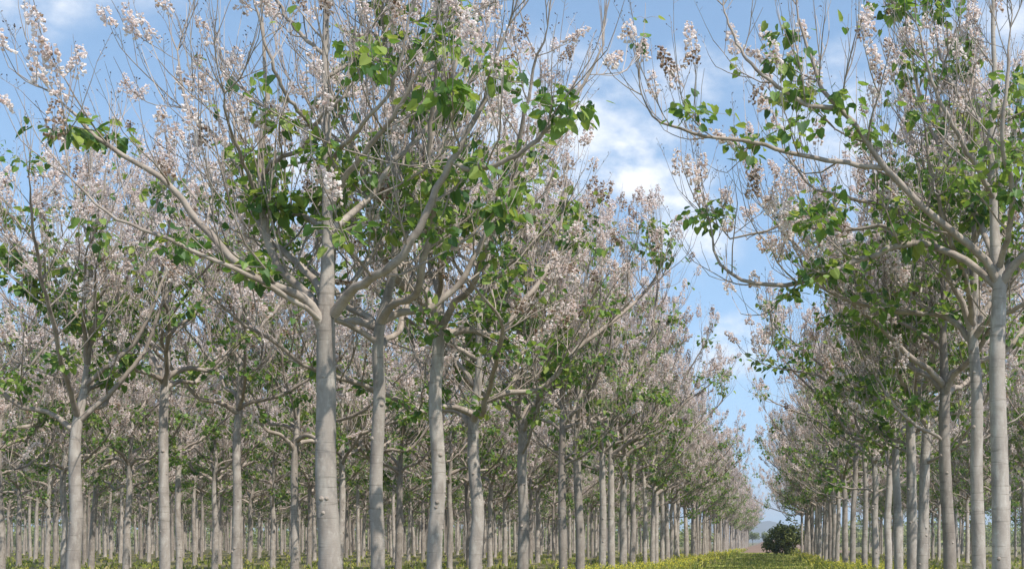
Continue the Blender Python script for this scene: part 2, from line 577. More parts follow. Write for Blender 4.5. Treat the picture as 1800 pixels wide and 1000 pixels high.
        for i in range(k0, n, 5):
            a = rng.uniform(0, 6.28)
            br.append((P[i], np.array([math.cos(a), math.sin(a), .9]), rng.uniform(.6, 1.3), min(r[i] * .5, .02)))
        self.branches(lm, br)
        self.trunk.merge(lm)
        self.finish_foliage()

    def limb(self, pts, r0):
        rng = self.rng
        mesh = Mesh()
        n = 26
        P, L = spline(pts, n)
        jit = rng.normal(0, .012, (n, 3)); jit[0] = 0
        P = P + jit
        s = np.linspace(0, 1, n)
        r = r0 * (1 - s) ** .62 * .9 + .010
        r[:4] += (r0 if r0 > .045 else 0) * np.array([.22, .13, .05, .01])
        tubes(mesh, P[None], r[None], 9, 0, True, cap=True)
        br = []
        d = max(.45, L * .2)
        side = 1
        while d < L - .1:
            f = d / L * (n - 1)
            i = min(int(f), n - 2)
            p = P[i] + (P[i + 1] - P[i]) * (f - i)
            T = norm(P[i + 1] - P[i])
            for q in range(2 if rng.random() < .38 else 1):
                perp = np.cross(T, UP) * side + UP * rng.uniform(-.25, .55) + rng.normal(0, .25, 3)
                perp = norm(perp - T * np.dot(perp, T))
                ang = math.radians(rng.uniform(40, 70))
                dd = T * math.cos(ang) + perp * math.sin(ang)
                ln = min(3.1, (L - d) * .45 + .95) * rng.uniform(.55, 1.15)
                br.append((p, dd, ln, min(r[i] * .42, .021)))
                side = -side
            d += rng.uniform(.42, .78) / self.dens
        # fork at the very tip
        for q in range(3):
            T = norm(P[-1] - P[-2])
            br.append((P[-1], T + rng.normal(0, .35, 3) + UP * .3, rng.uniform(.6, 1.2), .013))
        self.branches(mesh, br)
        # short leafy sprouts straight on the limb
        for q in range(int(L * .4 * self.leafy)):
            i = int(rng.integers(4, int(n * .72)))
            if rng.random() < .5:
                self.clump(P[i] + UP * r[i], int(rng.integers(18, 38)), .19)
        self.limbs.append(mesh)

    def branches(self, mesh, br):
        rng = self.rng
        BP, BR, TP, TR, T2, R2 = [], [], [], [], [], []
        br = [(p, d, L, r0, 0) for p, d, L, r0 in br]
        while br:
            p, d, L, r0, lev = br.pop()
            b = grow(rng, p, d, L, 7, .46, .22)
            if lev == 0 and L > 1.1:
                for q in range(1 if rng.random() < .7 else 2):
                    i = int(rng.integers(1, 4))
                    dd = norm(b[i + 1] - b[i]) + rng.normal(0, .55, 3) + UP * rng.uniform(-.1, .3)
                    br.append((b[i], dd, L * rng.uniform(.35, .6), r0 * .7, 1))
            BP.append(b)
            BR.append(np.linspace(r0, .0065, 7))
            s = L * rng.uniform(.22, .4)
            first = True
            while s < L:
                f = s / L * 6
                i = min(int(f), 5)
                q = b[i] + (b[i + 1] - b[i]) * (f - i)
                T = norm(b[i + 1] - b[i])
                dd = T * .55 + UP * rng.uniform(.5, 1.1) + rng.normal(0, .34, 3)
                ln = rng.uniform(.3, .85) * (1.15 if q[2] > self.fork + 2 else .85)
                tw = grow(rng, q, dd, ln, 4, .6, .16)
                TP.append(tw)
                TR.append(np.array([.0075, .0065, .0055, .004]))
                self.tip(tw, T2, R2)
                s += rng.uniform(.3, .66)
            tw = grow(rng, b[-1], norm(b[-1] - b[-2]) + UP * .5, rng.uniform(.4, .9), 4, .7, .12)
            TP.append(tw)
            TR.append(np.array([.0075, .0065, .0055, .004]))
            self.tip(tw, T2, R2)
            low = 1.0 if b[3][2] < self.fork + 3.0 else .5
            low *= 1.25 - .7 * min(1.0, math.hypot(b[3][0], b[3][1]) / 5.0)
            if rng.random() < (.3 if lev == 0 else .1) * self.leafy * low:
                i = int(rng.integers(1, 6))
                self.clump(b[i], int(rng.integers(22, 46)), .2)
        tubes(mesh, np.array(BP), np.array(BR), 5, 0, True)
        tubes(mesh, np.array(TP), np.array(TR), 3, 1, False)
        if T2:
            tubes(mesh, np.array(T2), np.array(R2), 3, 1, False)

    def tip(self, tw, T2, R2):
        """what the twig carries: blossom panicle, dry capsule panicle, a few leaves, or nothing"""
        rng = self.rng
        u = rng.random()
        ax = norm(tw[-1] - tw[1])
        q = tw[-1]
        out = min(1.0, max(math.hypot(q[0], q[1]) / 4.2, (q[2] - self.fork - 1) / (self.height - self.fork - 1)))
        bl = self.bloom * (.08 + .84 * out ** 1.3)
        if u < bl:
            ln = rng.uniform(.26, .58)
            n = int(ln * rng.uniform(110, 170))
            s = rng.random(n)
            a = rng.uniform(0, 6.28, n)
            rr = (.035 + .125 * (1 - s) ** .7) * rng.uniform(.4, 1.1, n)
            rad = np.stack([np.cos(a), np.sin(a), np.zeros(n)], axis=1)
            c = tw[-1] + ax * ((s - .25) * ln)[:, None]
            self.fl_pos.append(c + rad * rr[:, None] * .6)
            self.fl_dir.append(rad + np.array([0, 0, -.45]) + rng.normal(0, .35, (n, 3)))
            self.fl_size.append(rng.uniform(.042, .078, n) * np.where(s > .8, .7, 1.0))
            self.fl_mat.append(np.full(n, 1 if rng.random() < self.withered * .55 else 0))
            end = tw[-1] + ax * ln * .75
            T2.append(np.linspace(tw[-1], end, 3)); R2.append(np.array([.004, .0035, .002]))
        elif u < bl + .40:
            ln = rng.uniform(.25, .6)
            end = tw[-1] + ax * ln + rng.normal(0, .04, 3)
            T2.append(np.linspace(tw[-1], end, 3)); R2.append(np.array([.0045, .004, .002]))
            k = int(rng.integers(3, 9))
            for q in range(k):
                f = (q + rng.random()) / k
                c = tw[-1] + (end - tw[-1]) * f
                a = rng.uniform(0, 6.28)
                dd = np.array([math.cos(a), math.sin(a), .9])
                e = c + dd * rng.uniform(.03, .11) * (1.2 - f)
                T2.append(np.linspace(c, e, 3)); R2.append(np.array([.003, .003, .002]))
                if rng.random() < .62:
                    self.cap_pos.append(e); self.cap_dir.append(dd); self.cap_size.append(rng.uniform(.013, .024))
        elif u < bl + .43:
            self.clump(tw[2], int(rng.integers(2, 5)), .1)

    def clump(self, c, n, spread):
        rng = self.rng
        off = rng.normal(0, 1, (n, 3)) * np.array([spread, spread, spread * .62])
        d = norm(off) * .8 + rng.normal(0, .5, (n, 3)) + np.array([0, 0, -.45])
        big = rng.uniform(.8, 1.2)
        self.leaf_pos.append(c + off)
        self.leaf_dir.append(d)
        self.leaf_size.append(rng.uniform(.085, .21, n) * big)
        for o in off[:6]:
            self.petiole.append((c, c + o * .5 + np.array([0, 0, .03]), c + o))

    def finish_foliage(self):
        rng = self.rng
        p, d, s = np.concatenate(self.leaf_pos), np.concatenate(self.leaf_dir), np.concatenate(self.leaf_size)
        x, y, z = frames(d, rng, rng.normal(0, .45, d.shape) + UP)
        scatter(self.leaves, LEAF_V, LEAF_F, p, x, y, z, s, 0)
        pt = np.array(self.petiole)
        tubes(self.leaves, pt, np.full((len(pt), 3), .0035), 3, 1, False)
        if self.fl_pos:
            p, d, s, mm = np.concatenate(self.fl_pos), np.concatenate(self.fl_dir), np.concatenate(self.fl_size), np.concatenate(self.fl_mat)
            x, y, z = frames(d, rng)
            for mi in (0, 1):
                k = mm == mi
                scatter(self.blossoms, FLOWER_V, FLOWER_F, p[k], x[k], y[k], z[k], s[k], mi)
        if self.cap_pos:
            p, d, s = np.array(self.cap_pos), np.array(self.cap_dir), np.array(self.cap_size)
            x, y, z = frames(d, rng)
            scatter(self.seeds, CAPSULE_V, CAPSULE_F, p, x, y, z, s, 0)

    def bake(self):
        """mesh datablocks: separate parts for near copies, one joined crown for far copies"""
        wood = [M['bark'], M['twig']]
        self.me_trunk = self.trunk.build("trunk", wood + [M['limb']])
        self.me_limbs = [l.build("limb", [M['limb'], M['twig']]) for l in self.limbs]
        self.me_leaf = self.leaves.build("crown", [M['leaf'], M['twig']])
        self.me_blossom = self.blossoms.build("blossom", [M['blossom'], M['withered']])
        self.me_seed = self.seeds.build("seed_head", [M['capsule']])
        far = Mesh()
        for l in self.limbs:
            far.merge(l, {0: 0, 1: 1})
        far.merge(self.leaves, {0: 2, 1: 1})
        far.merge(self.blossoms, {0: 3, 1: 4})
        far.merge(self.seeds, {0: 5})
        self.me_far = far.build("crown", [M['limb'], M['twig']] + [M['leaf'], M['blossom'], M['withered'], M['capsule']])
        return self


def mesh_obj(name, me, parent=None):
    o = bpy.data.objects.new(name, me)
    coll.objects.link(o)
    if parent is not None:
        o.parent = parent
    return o


def tag(o, label, cat, group=None):
    o['label'] = label
    o['category'] = cat
    if group:
        o['group'] = group


def place_tree(model, x, y, rot, scale, label, group, near=True):
    root = bpy.data.objects.new("paulownia_tree", None)
    root.empty_display_size = .3
    coll.objects.link(root)
    root.location = (x, y, 0)
    root.rotation_euler = (RND.gauss(0, .014), RND.gauss(0, .014), rot) if scale[0] != 1.0 else (0, 0, rot)
    root.scale = (scale[0], scale[0], scale[1])
    tag(root, label, "tree", group)
    mesh_obj("trunk", model.me_trunk, root)
    if near:
        for l in model.me_limbs:
            mesh_obj("limb", l, root)
        cr = mesh_obj("crown", model.me_leaf, root)
        mesh_obj("blossom", model.me_blossom, cr)
        mesh_obj("seed_head", model.me_seed, cr)['kind'] = 'stuff'
    else:
        mesh_obj("crown", model.me_far, root)
    return root


# ------------------------------------------------------------------ ground, lane, field, hill
def sheet(name, x0, x1, y0, y1, z, mat, nx=1, ny=1, hfun=None):
    mm = Mesh()
    X, Y = np.meshgrid(np.linspace(x0, x1, nx + 1), np.linspace(y0, y1, ny + 1))
    Z = np.full_like(X, z) if hfun is None else hfun(X, Y)
    V = np.stack([X, Y, Z], axis=-1).reshape(-1, 3)
    i = np.arange(ny)[:, None] * (nx + 1) + np.arange(nx)[None]
    F = np.stack([i, i + 1, i + nx + 2, i + nx + 1], axis=-1).reshape(-1, 4)
    mm.add(V, F, 0, hfun is not None)
    o = mesh_obj(name, mm.build(name, [mat]))
    o['kind'] = 'structure'
    return o


LEFT_X, RIGHT_X, ROW_GAP = -7.05, 4.35, 10.6
sheet("ground", -4000, 4000, -60, 6000, 0.0, M['ground'])
sheet("lane", LEFT_X + 2.2, RIGHT_X - 1.4, -30, 182, 0.004, M['lane'])
sheet("field", -6.5, 14, 196, 620, 0.004, M['soil'], 24, 40, lambda X, Y: .004 + np.clip((Y - 230) / 390, 0, 1) ** 1.4 * 2.6 * np.clip((X + 6.5) / 6, 0, 1))


def hill_height(X, Y):
    r = 74 * np.exp(-((X + 95) / 190) ** 2 - ((Y - 4300) / 500) ** 2)
    r += 70 * np.exp(-((X - 330) / 300) ** 2 - ((Y - 4700) / 500) ** 2) + 60 * np.exp(-((X + 1300) / 700) ** 2 - ((Y - 4700) / 500) ** 2)
    return r * (1 + .08 * np.sin(X * .021) + .05 * np.sin(X * .057 + 1)) - 2


sheet("hill", -3000, 2500, 3300, 5600, 0, M['hill'], 150, 30, hill_height)

# ------------------------------------------------------------------ tree models
HERO_LEFT = [
    [(-0.02, 0, 5.16), (-0.01, 0.05, 5.9), (-0.03, 0.1, 6.73), (-0.05, 0.15, 8.12), (-0.1, 0.2, 9.23), (-0.08, 0.2, 10.33), (-0.09, 0.2, 11.6), (-0.05, .2, 12.3)],
    [(-0.08, 0, 5.0), (-0.18, -0.2, 5.35), (-0.45, -0.5, 5.52), (-0.72, -0.8, 5.58), (-0.96, -1.0, 5.77), (-1.22, -1.1, 6.05), (-1.57, -1.2, 6.46), (-1.82, -1.3, 6.82), (-2.11, -1.4, 7.09), (-2.57, -1.5, 7.35), (-3.03, -1.6, 7.73), (-3.45, -1.6, 8.16)],
    [(-0.05, 0, 5.11), (-0.34, 0.2, 5.56), (-0.75, 0.3, 5.89), (-1.0, 0.4, 6.2), (-1.16, 0.4, 6.8), (-1.22, 0.4, 7.64), (-1.17, 0.4, 8.29), (-1.16, 0.5, 8.97), (-1.24, 0.5, 10.2)],
    [(-1.2, 0.4, 7.5), (-0.85, 0.2, 7.78), (-0.44, 0.1, 7.9), (0.0, -.25, 8.3), (0.38, -0.3, 8.64), (0.55, -0.3, 9.4)],
    [(-0.03, 0, 5.25), (-0.31, 0.5, 5.76), (-0.73, 0.9, 6.17), (-1.17, 1.2, 6.52), (-1.59, 1.4, 6.9), (-1.91, 1.6, 7.68), (-2.14, 1.7, 8.15), (-2.58, 1.8, 8.68), (-3.11, 2.0, 9.19), (-3.31, 2.0, 10.2)],
    [(0.1, 0, 5.23), (0.5, -0.3, 5.54), (0.95, -0.6, 5.7), (1.38, -0.8, 5.94), (1.74, -0.9, 6.44), (2.02, -1.0, 6.98), (2.31, -1.1, 7.45), (2.7, -1.1, 8.16), (2.89, -1.1, 8.76), (3.1, -1.1, 9.4)],
    [(2.25, -1.05, 7.36), (2.59, -1.2, 7.21), (3.06, -1.4, 7.23), (3.54, -1.5, 7.48), (3.96, -1.5, 7.9), (4.34, -1.5, 8.41), (4.61, -1.5, 8.97)],
    [(0.0, 0.1, 6.55), (0.24, 0.4, 6.93), (0.52, 0.7, 7.33), (0.79, 0.9, 7.92), (1.21, 1.1, 8.43), (1.57, 1.2, 9.11), (1.76, 1.2, 9.69), (1.87, 1.2, 10.9)],
    [(-0.06, 0.1, 6.5), (-0.48, 0.6, 6.9), (-1.08, 1.2, 7.19), (-1.88, 1.9, 7.77), (-2.34, 2.3, 8.58), (-2.62, 2.5, 9.8)],
    [(-0.04, 0.1, 7.55), (0.39, -0.5, 7.74), (0.93, -1.1, 7.94), (1.48, -1.5, 8.36), (1.81, -1.8, 9.3)],
    [(-0.05, 0.1, 8.01), (-0.11, -0.6, 8.1), (-0.27, -1.1, 8.42), (-0.42, -1.4, 8.91), (-0.63, -1.5, 9.9)],
    [(-0.04, 0, 5.07), (-.25, -0.6, 5.3), (-.75, -1.3, 5.6), (-1.5, -1.9, 5.9), (-2.3, -2.2, 6.25), (-2.9, -2.3, 6.8)],
    [(0.03, 0, 5.12), (-0.1, 1.0, 5.71), (-0.03, 2.0, 6.4), (0.08, 3.0, 7.34), (0.17, 3.6, 8.44), (0.28, 3.8, 9.9)],
    [(-0.08, 0.2, 9.1), (.35, .5, 9.5), (.8, .8, 10.2), (1.0, .9, 11.2)],
    [(-0.08, 0.2, 9.4), (-.5, .1, 9.8), (-.9, .1, 10.4), (-1.1, .1, 11.4)],
]
HERO_RIGHT = [
    [(-0.09, 0, 6.28), (-0.15, 0.05, 6.98), (-0.18, 0.1, 7.93), (-0.23, 0.1, 8.99), (-0.16, 0.1, 10.04), (-0.19, 0.1, 11.2), (-0.16, 0.1, 12.56)],
    [(-0.12, 0, 6.35), (-0.35, -0.2, 6.69), (-0.67, -0.4, 6.95), (-1.41, -0.8, 7.39), (-1.97, -1.0, 7.87), (-2.41, -1.2, 8.29), (-2.86, -1.3, 8.89), (-3.36, -1.4, 9.37), (-3.66, -1.4, 10.11), (-3.85, -1.4, 10.9)],
    [(-3.16, -1.35, 9.14), (-3.66, -1.5, 9.14), (-4.2, -1.7, 9.39), (-4.59, -1.8, 9.69), (-4.91, -1.8, 10.15), (-5.12, -1.8, 10.73)],
    [(-2.25, -1.1, 8.15), (-3.06, -1.3, 8.21), (-3.86, -1.5, 8.28), (-4.74, -1.7, 8.46), (-5.42, -1.8, 8.5), (-5.9, -1.8, 8.65), (-6.29, -1.8, 8.81), (-6.5, -1.8, 9.18)],
    [(-0.14, 0, 6.3), (-0.49, 0.2, 6.67), (-1.05, 0.4, 7.05), (-1.77, 0.3, 7.14), (-2.77, 0.1, 6.76), (-3.72, -0.1, 6.35), (-4.4, -0.2, 6.28), (-4.92, -0.3, 6.4), (-5.28, -0.3, 6.74), (-5.38, -0.3, 7.42)],
    [(-1.26, 0.35, 7.09), (-2.07, 0.9, 7.6), (-3.03, 1.2, 7.62), (-3.91, 1.3, 7.75), (-4.57, 1.3, 7.59), (-5.07, 1.3, 7.48), (-5.32, 1.3, 7.75)],
    [(-0.06, 0, 6.36), (0.31, -0.3, 6.79), (0.76, -0.6, 7.19), (1.27, -0.8, 7.9), (1.58, -1.0, 8.85), (1.78, -1.0, 9.96)],
    [(-0.14, 0, 6.55), (-0.21, 0.6, 7.31), (-0.5, 1.2, 8.22), (-0.93, 1.7, 9.25), (-1.28, 2.0, 10.36), (-1.5, 2.1, 11.53)],
    [(-0.11, 0, 6.6), (-0.06, -0.6, 7.04), (-0.07, -1.2, 7.69), (-0.37, -1.8, 8.41), (-0.31, -2.0, 9.31), (-0.26, -2.0, 10.27)],
    [(-0.17, 0.1, 7.93), (-0.54, -0.4, 8.32), (-1.02, -0.9, 8.88), (-1.46, -1.2, 9.59), (-1.78, -1.4, 10.6)],
    [(-0.2, 0.1, 8.46), (0.25, 0.5, 9.0), (0.89, 1.0, 9.81), (1.28, 1.3, 10.79)],
    [(-0.22, 0.1, 9.2), (-0.62, 0.4, 9.72), (-1.01, 0.7, 10.57), (-1.2, 0.9, 11.62)],
    [(-0.1, 0, 6.3), (0.29, 1.0, 7.08), (0.3, 2.0, 8.09), (-0.02, 2.8, 9.23), (-0.31, 3.2, 10.53)],
]
SECOND_RIGHT = [
    [(-0.04, 0, 6.0), (0.0, 0, 6.78), (0.02, 0.05, 7.88), (-0.03, 0.1, 9.45), (0.02, 0.1, 10.9), (-0.01, 0.1, 12.34)],
    [(-0.04, 0, 5.98), (-0.23, -0.2, 6.51), (-0.58, -0.4, 7.06), (-0.81, -0.5, 7.63), (-1.27, -0.6, 8.14), (-1.9, -0.8, 8.44), (-2.61, -1.0, 8.56), (-3.42, -1.1, 8.77), (-4.0, -1.2, 9.43)],
    [(-0.06, 0, 5.82), (-0.34, 0.3, 6.23), (-0.67, 0.6, 6.47), (-1.25, 0.9, 6.58), (-1.97, 1.1, 6.74), (-2.84, 1.2, 7.01), (-3.47, 1.2, 7.51), (-3.84, 1.2, 8.26)],
    [(0.0, 0, 6.02), (0.33, 0.3, 6.6), (0.81, 0.6, 7.14), (1.34, 0.8, 8.05), (1.75, 1.0, 9.33)],
    [(-0.01, 0, 5.9), (0.25, -0.5, 6.22), (0.74, -1.0, 6.36), (1.26, -1.3, 6.77), (1.67, -1.5, 7.64)],
    [(0.0, 0, 7.02), (-0.18, 0.6, 7.88), (-0.6, 1.1, 8.86), (-1.05, 1.5, 10.1), (-1.29, 1.7, 11.43)],
    [(0.0, 0, 7.98), (0.18, -0.6, 8.43), (0.5, -1.1, 9.23), (0.67, -1.4, 10.39)],
    [(-0.02, 0, 9.06), (-0.47, -0.6, 9.61), (-0.87, -1.0, 10.53), (-1.02, -1.2, 11.61)],
    [(-0.02, 0, 6.15), (-0.3, -1.0, 6.83), (-0.78, -2.0, 7.52), (-1.19, -2.6, 8.47), (-1.44, -2.9, 9.68)],
    [(-0.02, 0, 6.1), (0.26, 1.0, 7.1), (0.68, 2.0, 8.32), (0.94, 2.8, 9.82), (1.06, 3.1, 11.37)],
]
hero_l = TreeModel(11, 5.16, .172, 12.3, HERO_LEFT[1:], HERO_LEFT[0], bloom=.2, leafy=1.05, withered=.25,
                   dens=.6, extra=1, limb_rad=[.073, .075, .034, .062, .074, .036, .052, .042, .032, .03, .036, .048, .028, .028]).bake()
hero_r = TreeModel(12, 6.28, .17, 12.6, HERO_RIGHT[1:], HERO_RIGHT[0], bloom=.28, leafy=1.9, withered=.25,
                   dens=.9, limb_rad=[.076, .036, .04, .07, .035, .075, .06, .055, .05, .045, .04, .065]).bake()
second_r = TreeModel(13, 6.0, .142, 12.3, SECOND_RIGHT[1:], SECOND_RIGHT[0], bloom=.3, leafy=1.1).bake()
thin_l = TreeModel(14, 5.4, .125, 11.8, bloom=.22, leafy=1.0, reach=.85, dens=.8).bake()
third_l = TreeModel(15, 5.9, .155, 12.2, bloom=.25, leafy=1.0, dens=.8).bake()
HIGH_FORK = [TreeModel(18, 6.0, .15, 12.0, bloom=.34, leafy=1.0, dens=.9).bake(), TreeModel(19, 6.2, .145, 11.8, bloom=.34, leafy=1.0, dens=.85).bake()]
LOW_FORK = TreeModel(17, 4.5, .165, 12.0, bloom=.32, leafy=1.0, dens=.9).bake()
GENERIC = [TreeModel(21 + i, fork=f, rad=rd, height=h, bloom=b, leafy=lf, reach=rc, withered=wd, low_limbs=lo, dens=dn).bake()
           for i, (f, rd, h, b, lf, rc, wd, lo, dn) in enumerate([
               (5.4, .16, 12.2, .34, 1.15, 1.0, .25, 1, 1.0), (5.9, .145, 12.4, .2, .9, .95, .4, 0, .8), (4.9, .165, 11.8, .44, 1.0, 1.0, .2, 1, 1.0),
               (5.6, .155, 12.6, .26, 1.3, .9, .5, 2, .9), (5.2, .155, 12.0, .36, 1.0, 1.05, .3, 0, 1.0), (6.0, .135, 11.6, .16, 1.3, .95, .35, 1, .75),
               (5.0, .15, 12.3, .3, 1.1, 1.1, .3, 0, .9), (4.8, .14, 11.4, .3, 1.2, .95, .3, 2, .9), (5.7, .165, 12.5, .4, .95, 1.05, .2, 1, .95)])]

# ------------------------------------------------------------------ plantation rows
RND = random.Random(7)
ORD = ["first", "second", "third", "fourth", "fifth", "sixth", "seventh", "eighth", "ninth", "tenth", "eleventh", "twelfth", "thirteenth", "fourteenth",
       "fifteenth", "sixteenth", "seventeenth", "eighteenth", "nineteenth", "twentieth"]
trees = []     # (y, x, row key, index in row, model or None)


def fill_row(key, X, first, last, step):
    y, out = first, []
    while y < last:
        out.append((y + RND.uniform(-.5, .5), X + RND.uniform(-.25, .25)))
        y += step * RND.uniform(.95, 1.05)
    for i, (yy, xx) in enumerate(out):
        trees.append([yy, xx, key, i, None])


lane_left = [(20.9, hero_l), (23.8, thin_l), (27.7, third_l), (32.0, None), (37.5, None), (44.8, None), (48.7, None), (54.8, None), (58.6, None), (63.8, None), (68.9, None), (73.2, None), (79.9, None)]
for i, (y, mod) in enumerate(lane_left):
    trees.append([y, (-.3370 * y if i == 0 else LEFT_X), 'lane_left', i, mod])
y, i = 84.0, len(lane_left)
while y < 400:
    trees.append([y + RND.uniform(-.5, .5), LEFT_X + RND.uniform(-.2, .2) + max(0, y - 150) * .004, 'lane_left', i, None])
    y += 4.4; i += 1
lane_right = [(24.1, hero_r), (27.6, second_r), (31.5, None), (36.0, None), (39.3, None), (43.9, None), (48.3, None), (54.0, None), (61.0, None), (65.8, None), (72.6, None), (80.8, None)]
for i, (y, mod) in enumerate(lane_right):
    trees.append([y, RIGHT_X, 'lane_right', i, mod])
y, i = 85.2, len(lane_right)
while y < 166:
    trees.append([y + RND.uniform(-.4, .4), RIGHT_X + RND.uniform(-.2, .2), 'lane_right', i, None])
    y += 4.3; i += 1
# second row on the left: the three stems seen at the left of the picture, then the rest
for y, mod in ((33.5, LOW_FORK), (38.4, HIGH_FORK[0]), (43.7, HIGH_FORK[1])):
    trees.append([y, LEFT_X - ROW_GAP, 'second_left', 0, mod])
fill_row('second_left', LEFT_X - ROW_GAP, 48.6, 190, 4.75)
for k in range(3, 14):
    X = LEFT_X - ROW_GAP * (k - 1)
    y0 = max(24, -X / .6 - 6)
    fill_row('back_left_%d' % k, X, y0 + RND.uniform(0, 4), 330, 4.6)
for k in range(2, 6):
    X = RIGHT_X + ROW_GAP * (k - 1)
    y0 = max(42, (X - 5) / .2)
    fill_row('back_right_%d' % k, X, y0, 190, 4.5)

ROWTEXT = {'lane_left': 'row along the left edge of the grass lane', 'lane_right': 'row along the right edge of the grass lane',
           'second_left': 'second row left of the lane', 'third_left': 'third row left of the lane'}
SPECIAL = {
    ('lane_left', 0): 'nearest and thickest pale trunk left of the lane, forking into many arching limbs',
    ('lane_left', 1): 'slim pale trunk close behind the thickest left trunk, without low limbs',
    ('lane_left', 2): 'tall pale trunk with low side limbs, third along the left edge of the lane',
    ('lane_right', 0): 'nearest tree right of the lane, smooth grey trunk, long limbs reaching over the lane',
    ('lane_right', 1): 'second trunk right of the lane, just left of the nearest grey trunk',
}
trees.sort(key=lambda a: a[0])


def in_view(y, x, r=4.6):
    return y > 5 and (x + r) / y > -.5985 and (x - r) / y < .1985


ordinal = {}
count = 0
far_pts = []
NEAR_LIMIT = 300
for y, x, key, i, mod in trees:
    if not in_view(y, x):
        continue
    if count >= NEAR_LIMIT:
        far_pts.append((x, y))
        continue
    count += 1
    k = ordinal.get(key, 0)
    ordinal[key] = k + 1
    gm = mod if mod is not None else GENERIC[RND.randrange(len(GENERIC))]
    rot = 0.0 if mod is not None and mod in (hero_l, hero_r, second_r) else RND.uniform(0, 6.283)
    s = 1.0 if mod is not None else RND.uniform(.88, 1.08)
    sz = 1.0 if mod is not None else RND.uniform(.88, 1.06)
    sx = s if mod is None else 1.0
    if (key, k) in SPECIAL:
        lab = SPECIAL[(key, k)]
        grp = ROWTEXT[key]
    elif key in ('lane_left', 'lane_right'):
        side = 'left' if key == 'lane_left' else 'right'
        if k < 20:
            lab = 'bare-trunked flowering tree, %s from the near end of the %s lane row' % (ORD[k], side)
        else:
            lab = 'slender distant tree beyond the twentieth of the %s lane row' % side
        grp = ROWTEXT[key]
    elif key == 'second_left':
        lab = ('dappled grey tree, %s from the near end of the second left row' % ORD[k]) if k < 12 else 'thin distant tree beyond the twelfth in the second row left of the lane'
        grp = ROWTEXT[key]
    elif key.startswith('back_left'):
        n = int(key.split('_')[-1])
        if n == 3 and k < 8:
            lab = 'slim grey tree, %s from the near end of the third left row' % ORD[k]
        else:
            lab = 'slim grey trunked tree deep in the plantation behind the %s left row' % ('second' if n == 3 else 'third')
        grp = 'trees deep in the plantation on the left'
    else:
        lab = 'background tree showing between the trunks of the right lane row'
        grp = 'trees behind the right lane row'
    place_tree(gm, x, y, rot, (sx, sz), lab, grp, near=(y < 62 and count < 70))

# the remaining far trees of the plantation, one mass of trunks and crowns
if far_pts:
    me = bpy.data.meshes.new("plantation_treeline")
    me.from_pydata([(x, y, 0) for x, y in far_pts], [], [])
    far_o = mesh_obj("plantation_treeline", me)
    far_o['kind'] = 'stuff'
    far_o['label'] = 'far mass of thin grey trunks and pale crowns at the back of the plantation'
    far_o['category'] = 'treeline'
    ng = bpy.data.node_groups.new("scatter_far_trees", 'GeometryNodeTree')
    ng.interface.new_socket("Geometry", in_out='INPUT', socket_type='NodeSocketGeometry')
    ng.interface.new_socket("Geometry", in_out='OUTPUT', socket_type='NodeSocketGeometry')
    gi, go = ng.nodes.new('NodeGroupInput'), ng.nodes.new('NodeGroupOutput')
    join = ng.nodes.new('GeometryNodeJoinGeometry')
    rv = ng.nodes.new('FunctionNodeRandomValue'); rv.data_type = 'FLOAT_VECTOR'
    rv.inputs[0].default_value = (0, 0, 0); rv.inputs[1].default_value = (0, 0, 6.283)
    rs = ng.nodes.new('FunctionNodeRandomValue'); rs.data_type = 'FLOAT'
    rs.inputs[2].default_value = .9; rs.inputs[3].default_value = 1.08
    ix = ng.nodes.new('GeometryNodeInputIndex')
    for q, gm in enumerate(GENERIC[:4]):
        mod_ = ng.nodes.new('ShaderNodeMath'); mod_.operation = 'MODULO'; mod_.inputs[1].default_value = 4
        ng.links.new(ix.outputs[0], mod_.inputs[0])
        cmp_ = ng.nodes.new('ShaderNodeMath'); cmp_.operation = 'COMPARE'; cmp_.inputs[1].default_value = q; cmp_.inputs[2].default_value = .1
        ng.links.new(mod_.outputs[0], cmp_.inputs[0])
        for me_ in (gm.me_trunk, gm.me_far):
            src = next(o for o in bpy.data.objects if o.data == me_) if any(o.data == me_ for o in bpy.data.objects) else None
            if src is None:
                continue
            oi_ = ng.nodes.new('GeometryNodeObjectInfo'); oi_.transform_space = 'ORIGINAL'
            oi_.inputs['Object'].default_value = src
            oi_.inputs['As Instance'].default_value = True
            ip = ng.nodes.new('GeometryNodeInstanceOnPoints')
            ng.links.new(gi.outputs[0], ip.inputs['Points'])
            ng.links.new(cmp_.outputs[0], ip.inputs['Selection'])
            ng.links.new(oi_.outputs['Geometry'], ip.inputs['Instance'])
            ng.links.new(rv.outputs[0], ip.inputs['Rotation'])
            ng.links.new(rs.outputs[1], ip.inputs['Scale'])
            ng.links.new(ip.outputs[0], join.inputs[0])
    ng.links.new(join.outputs[0], go.inputs[0])
    md = far_o.modifiers.new("scatter", 'NODES')
    md.node_group = ng

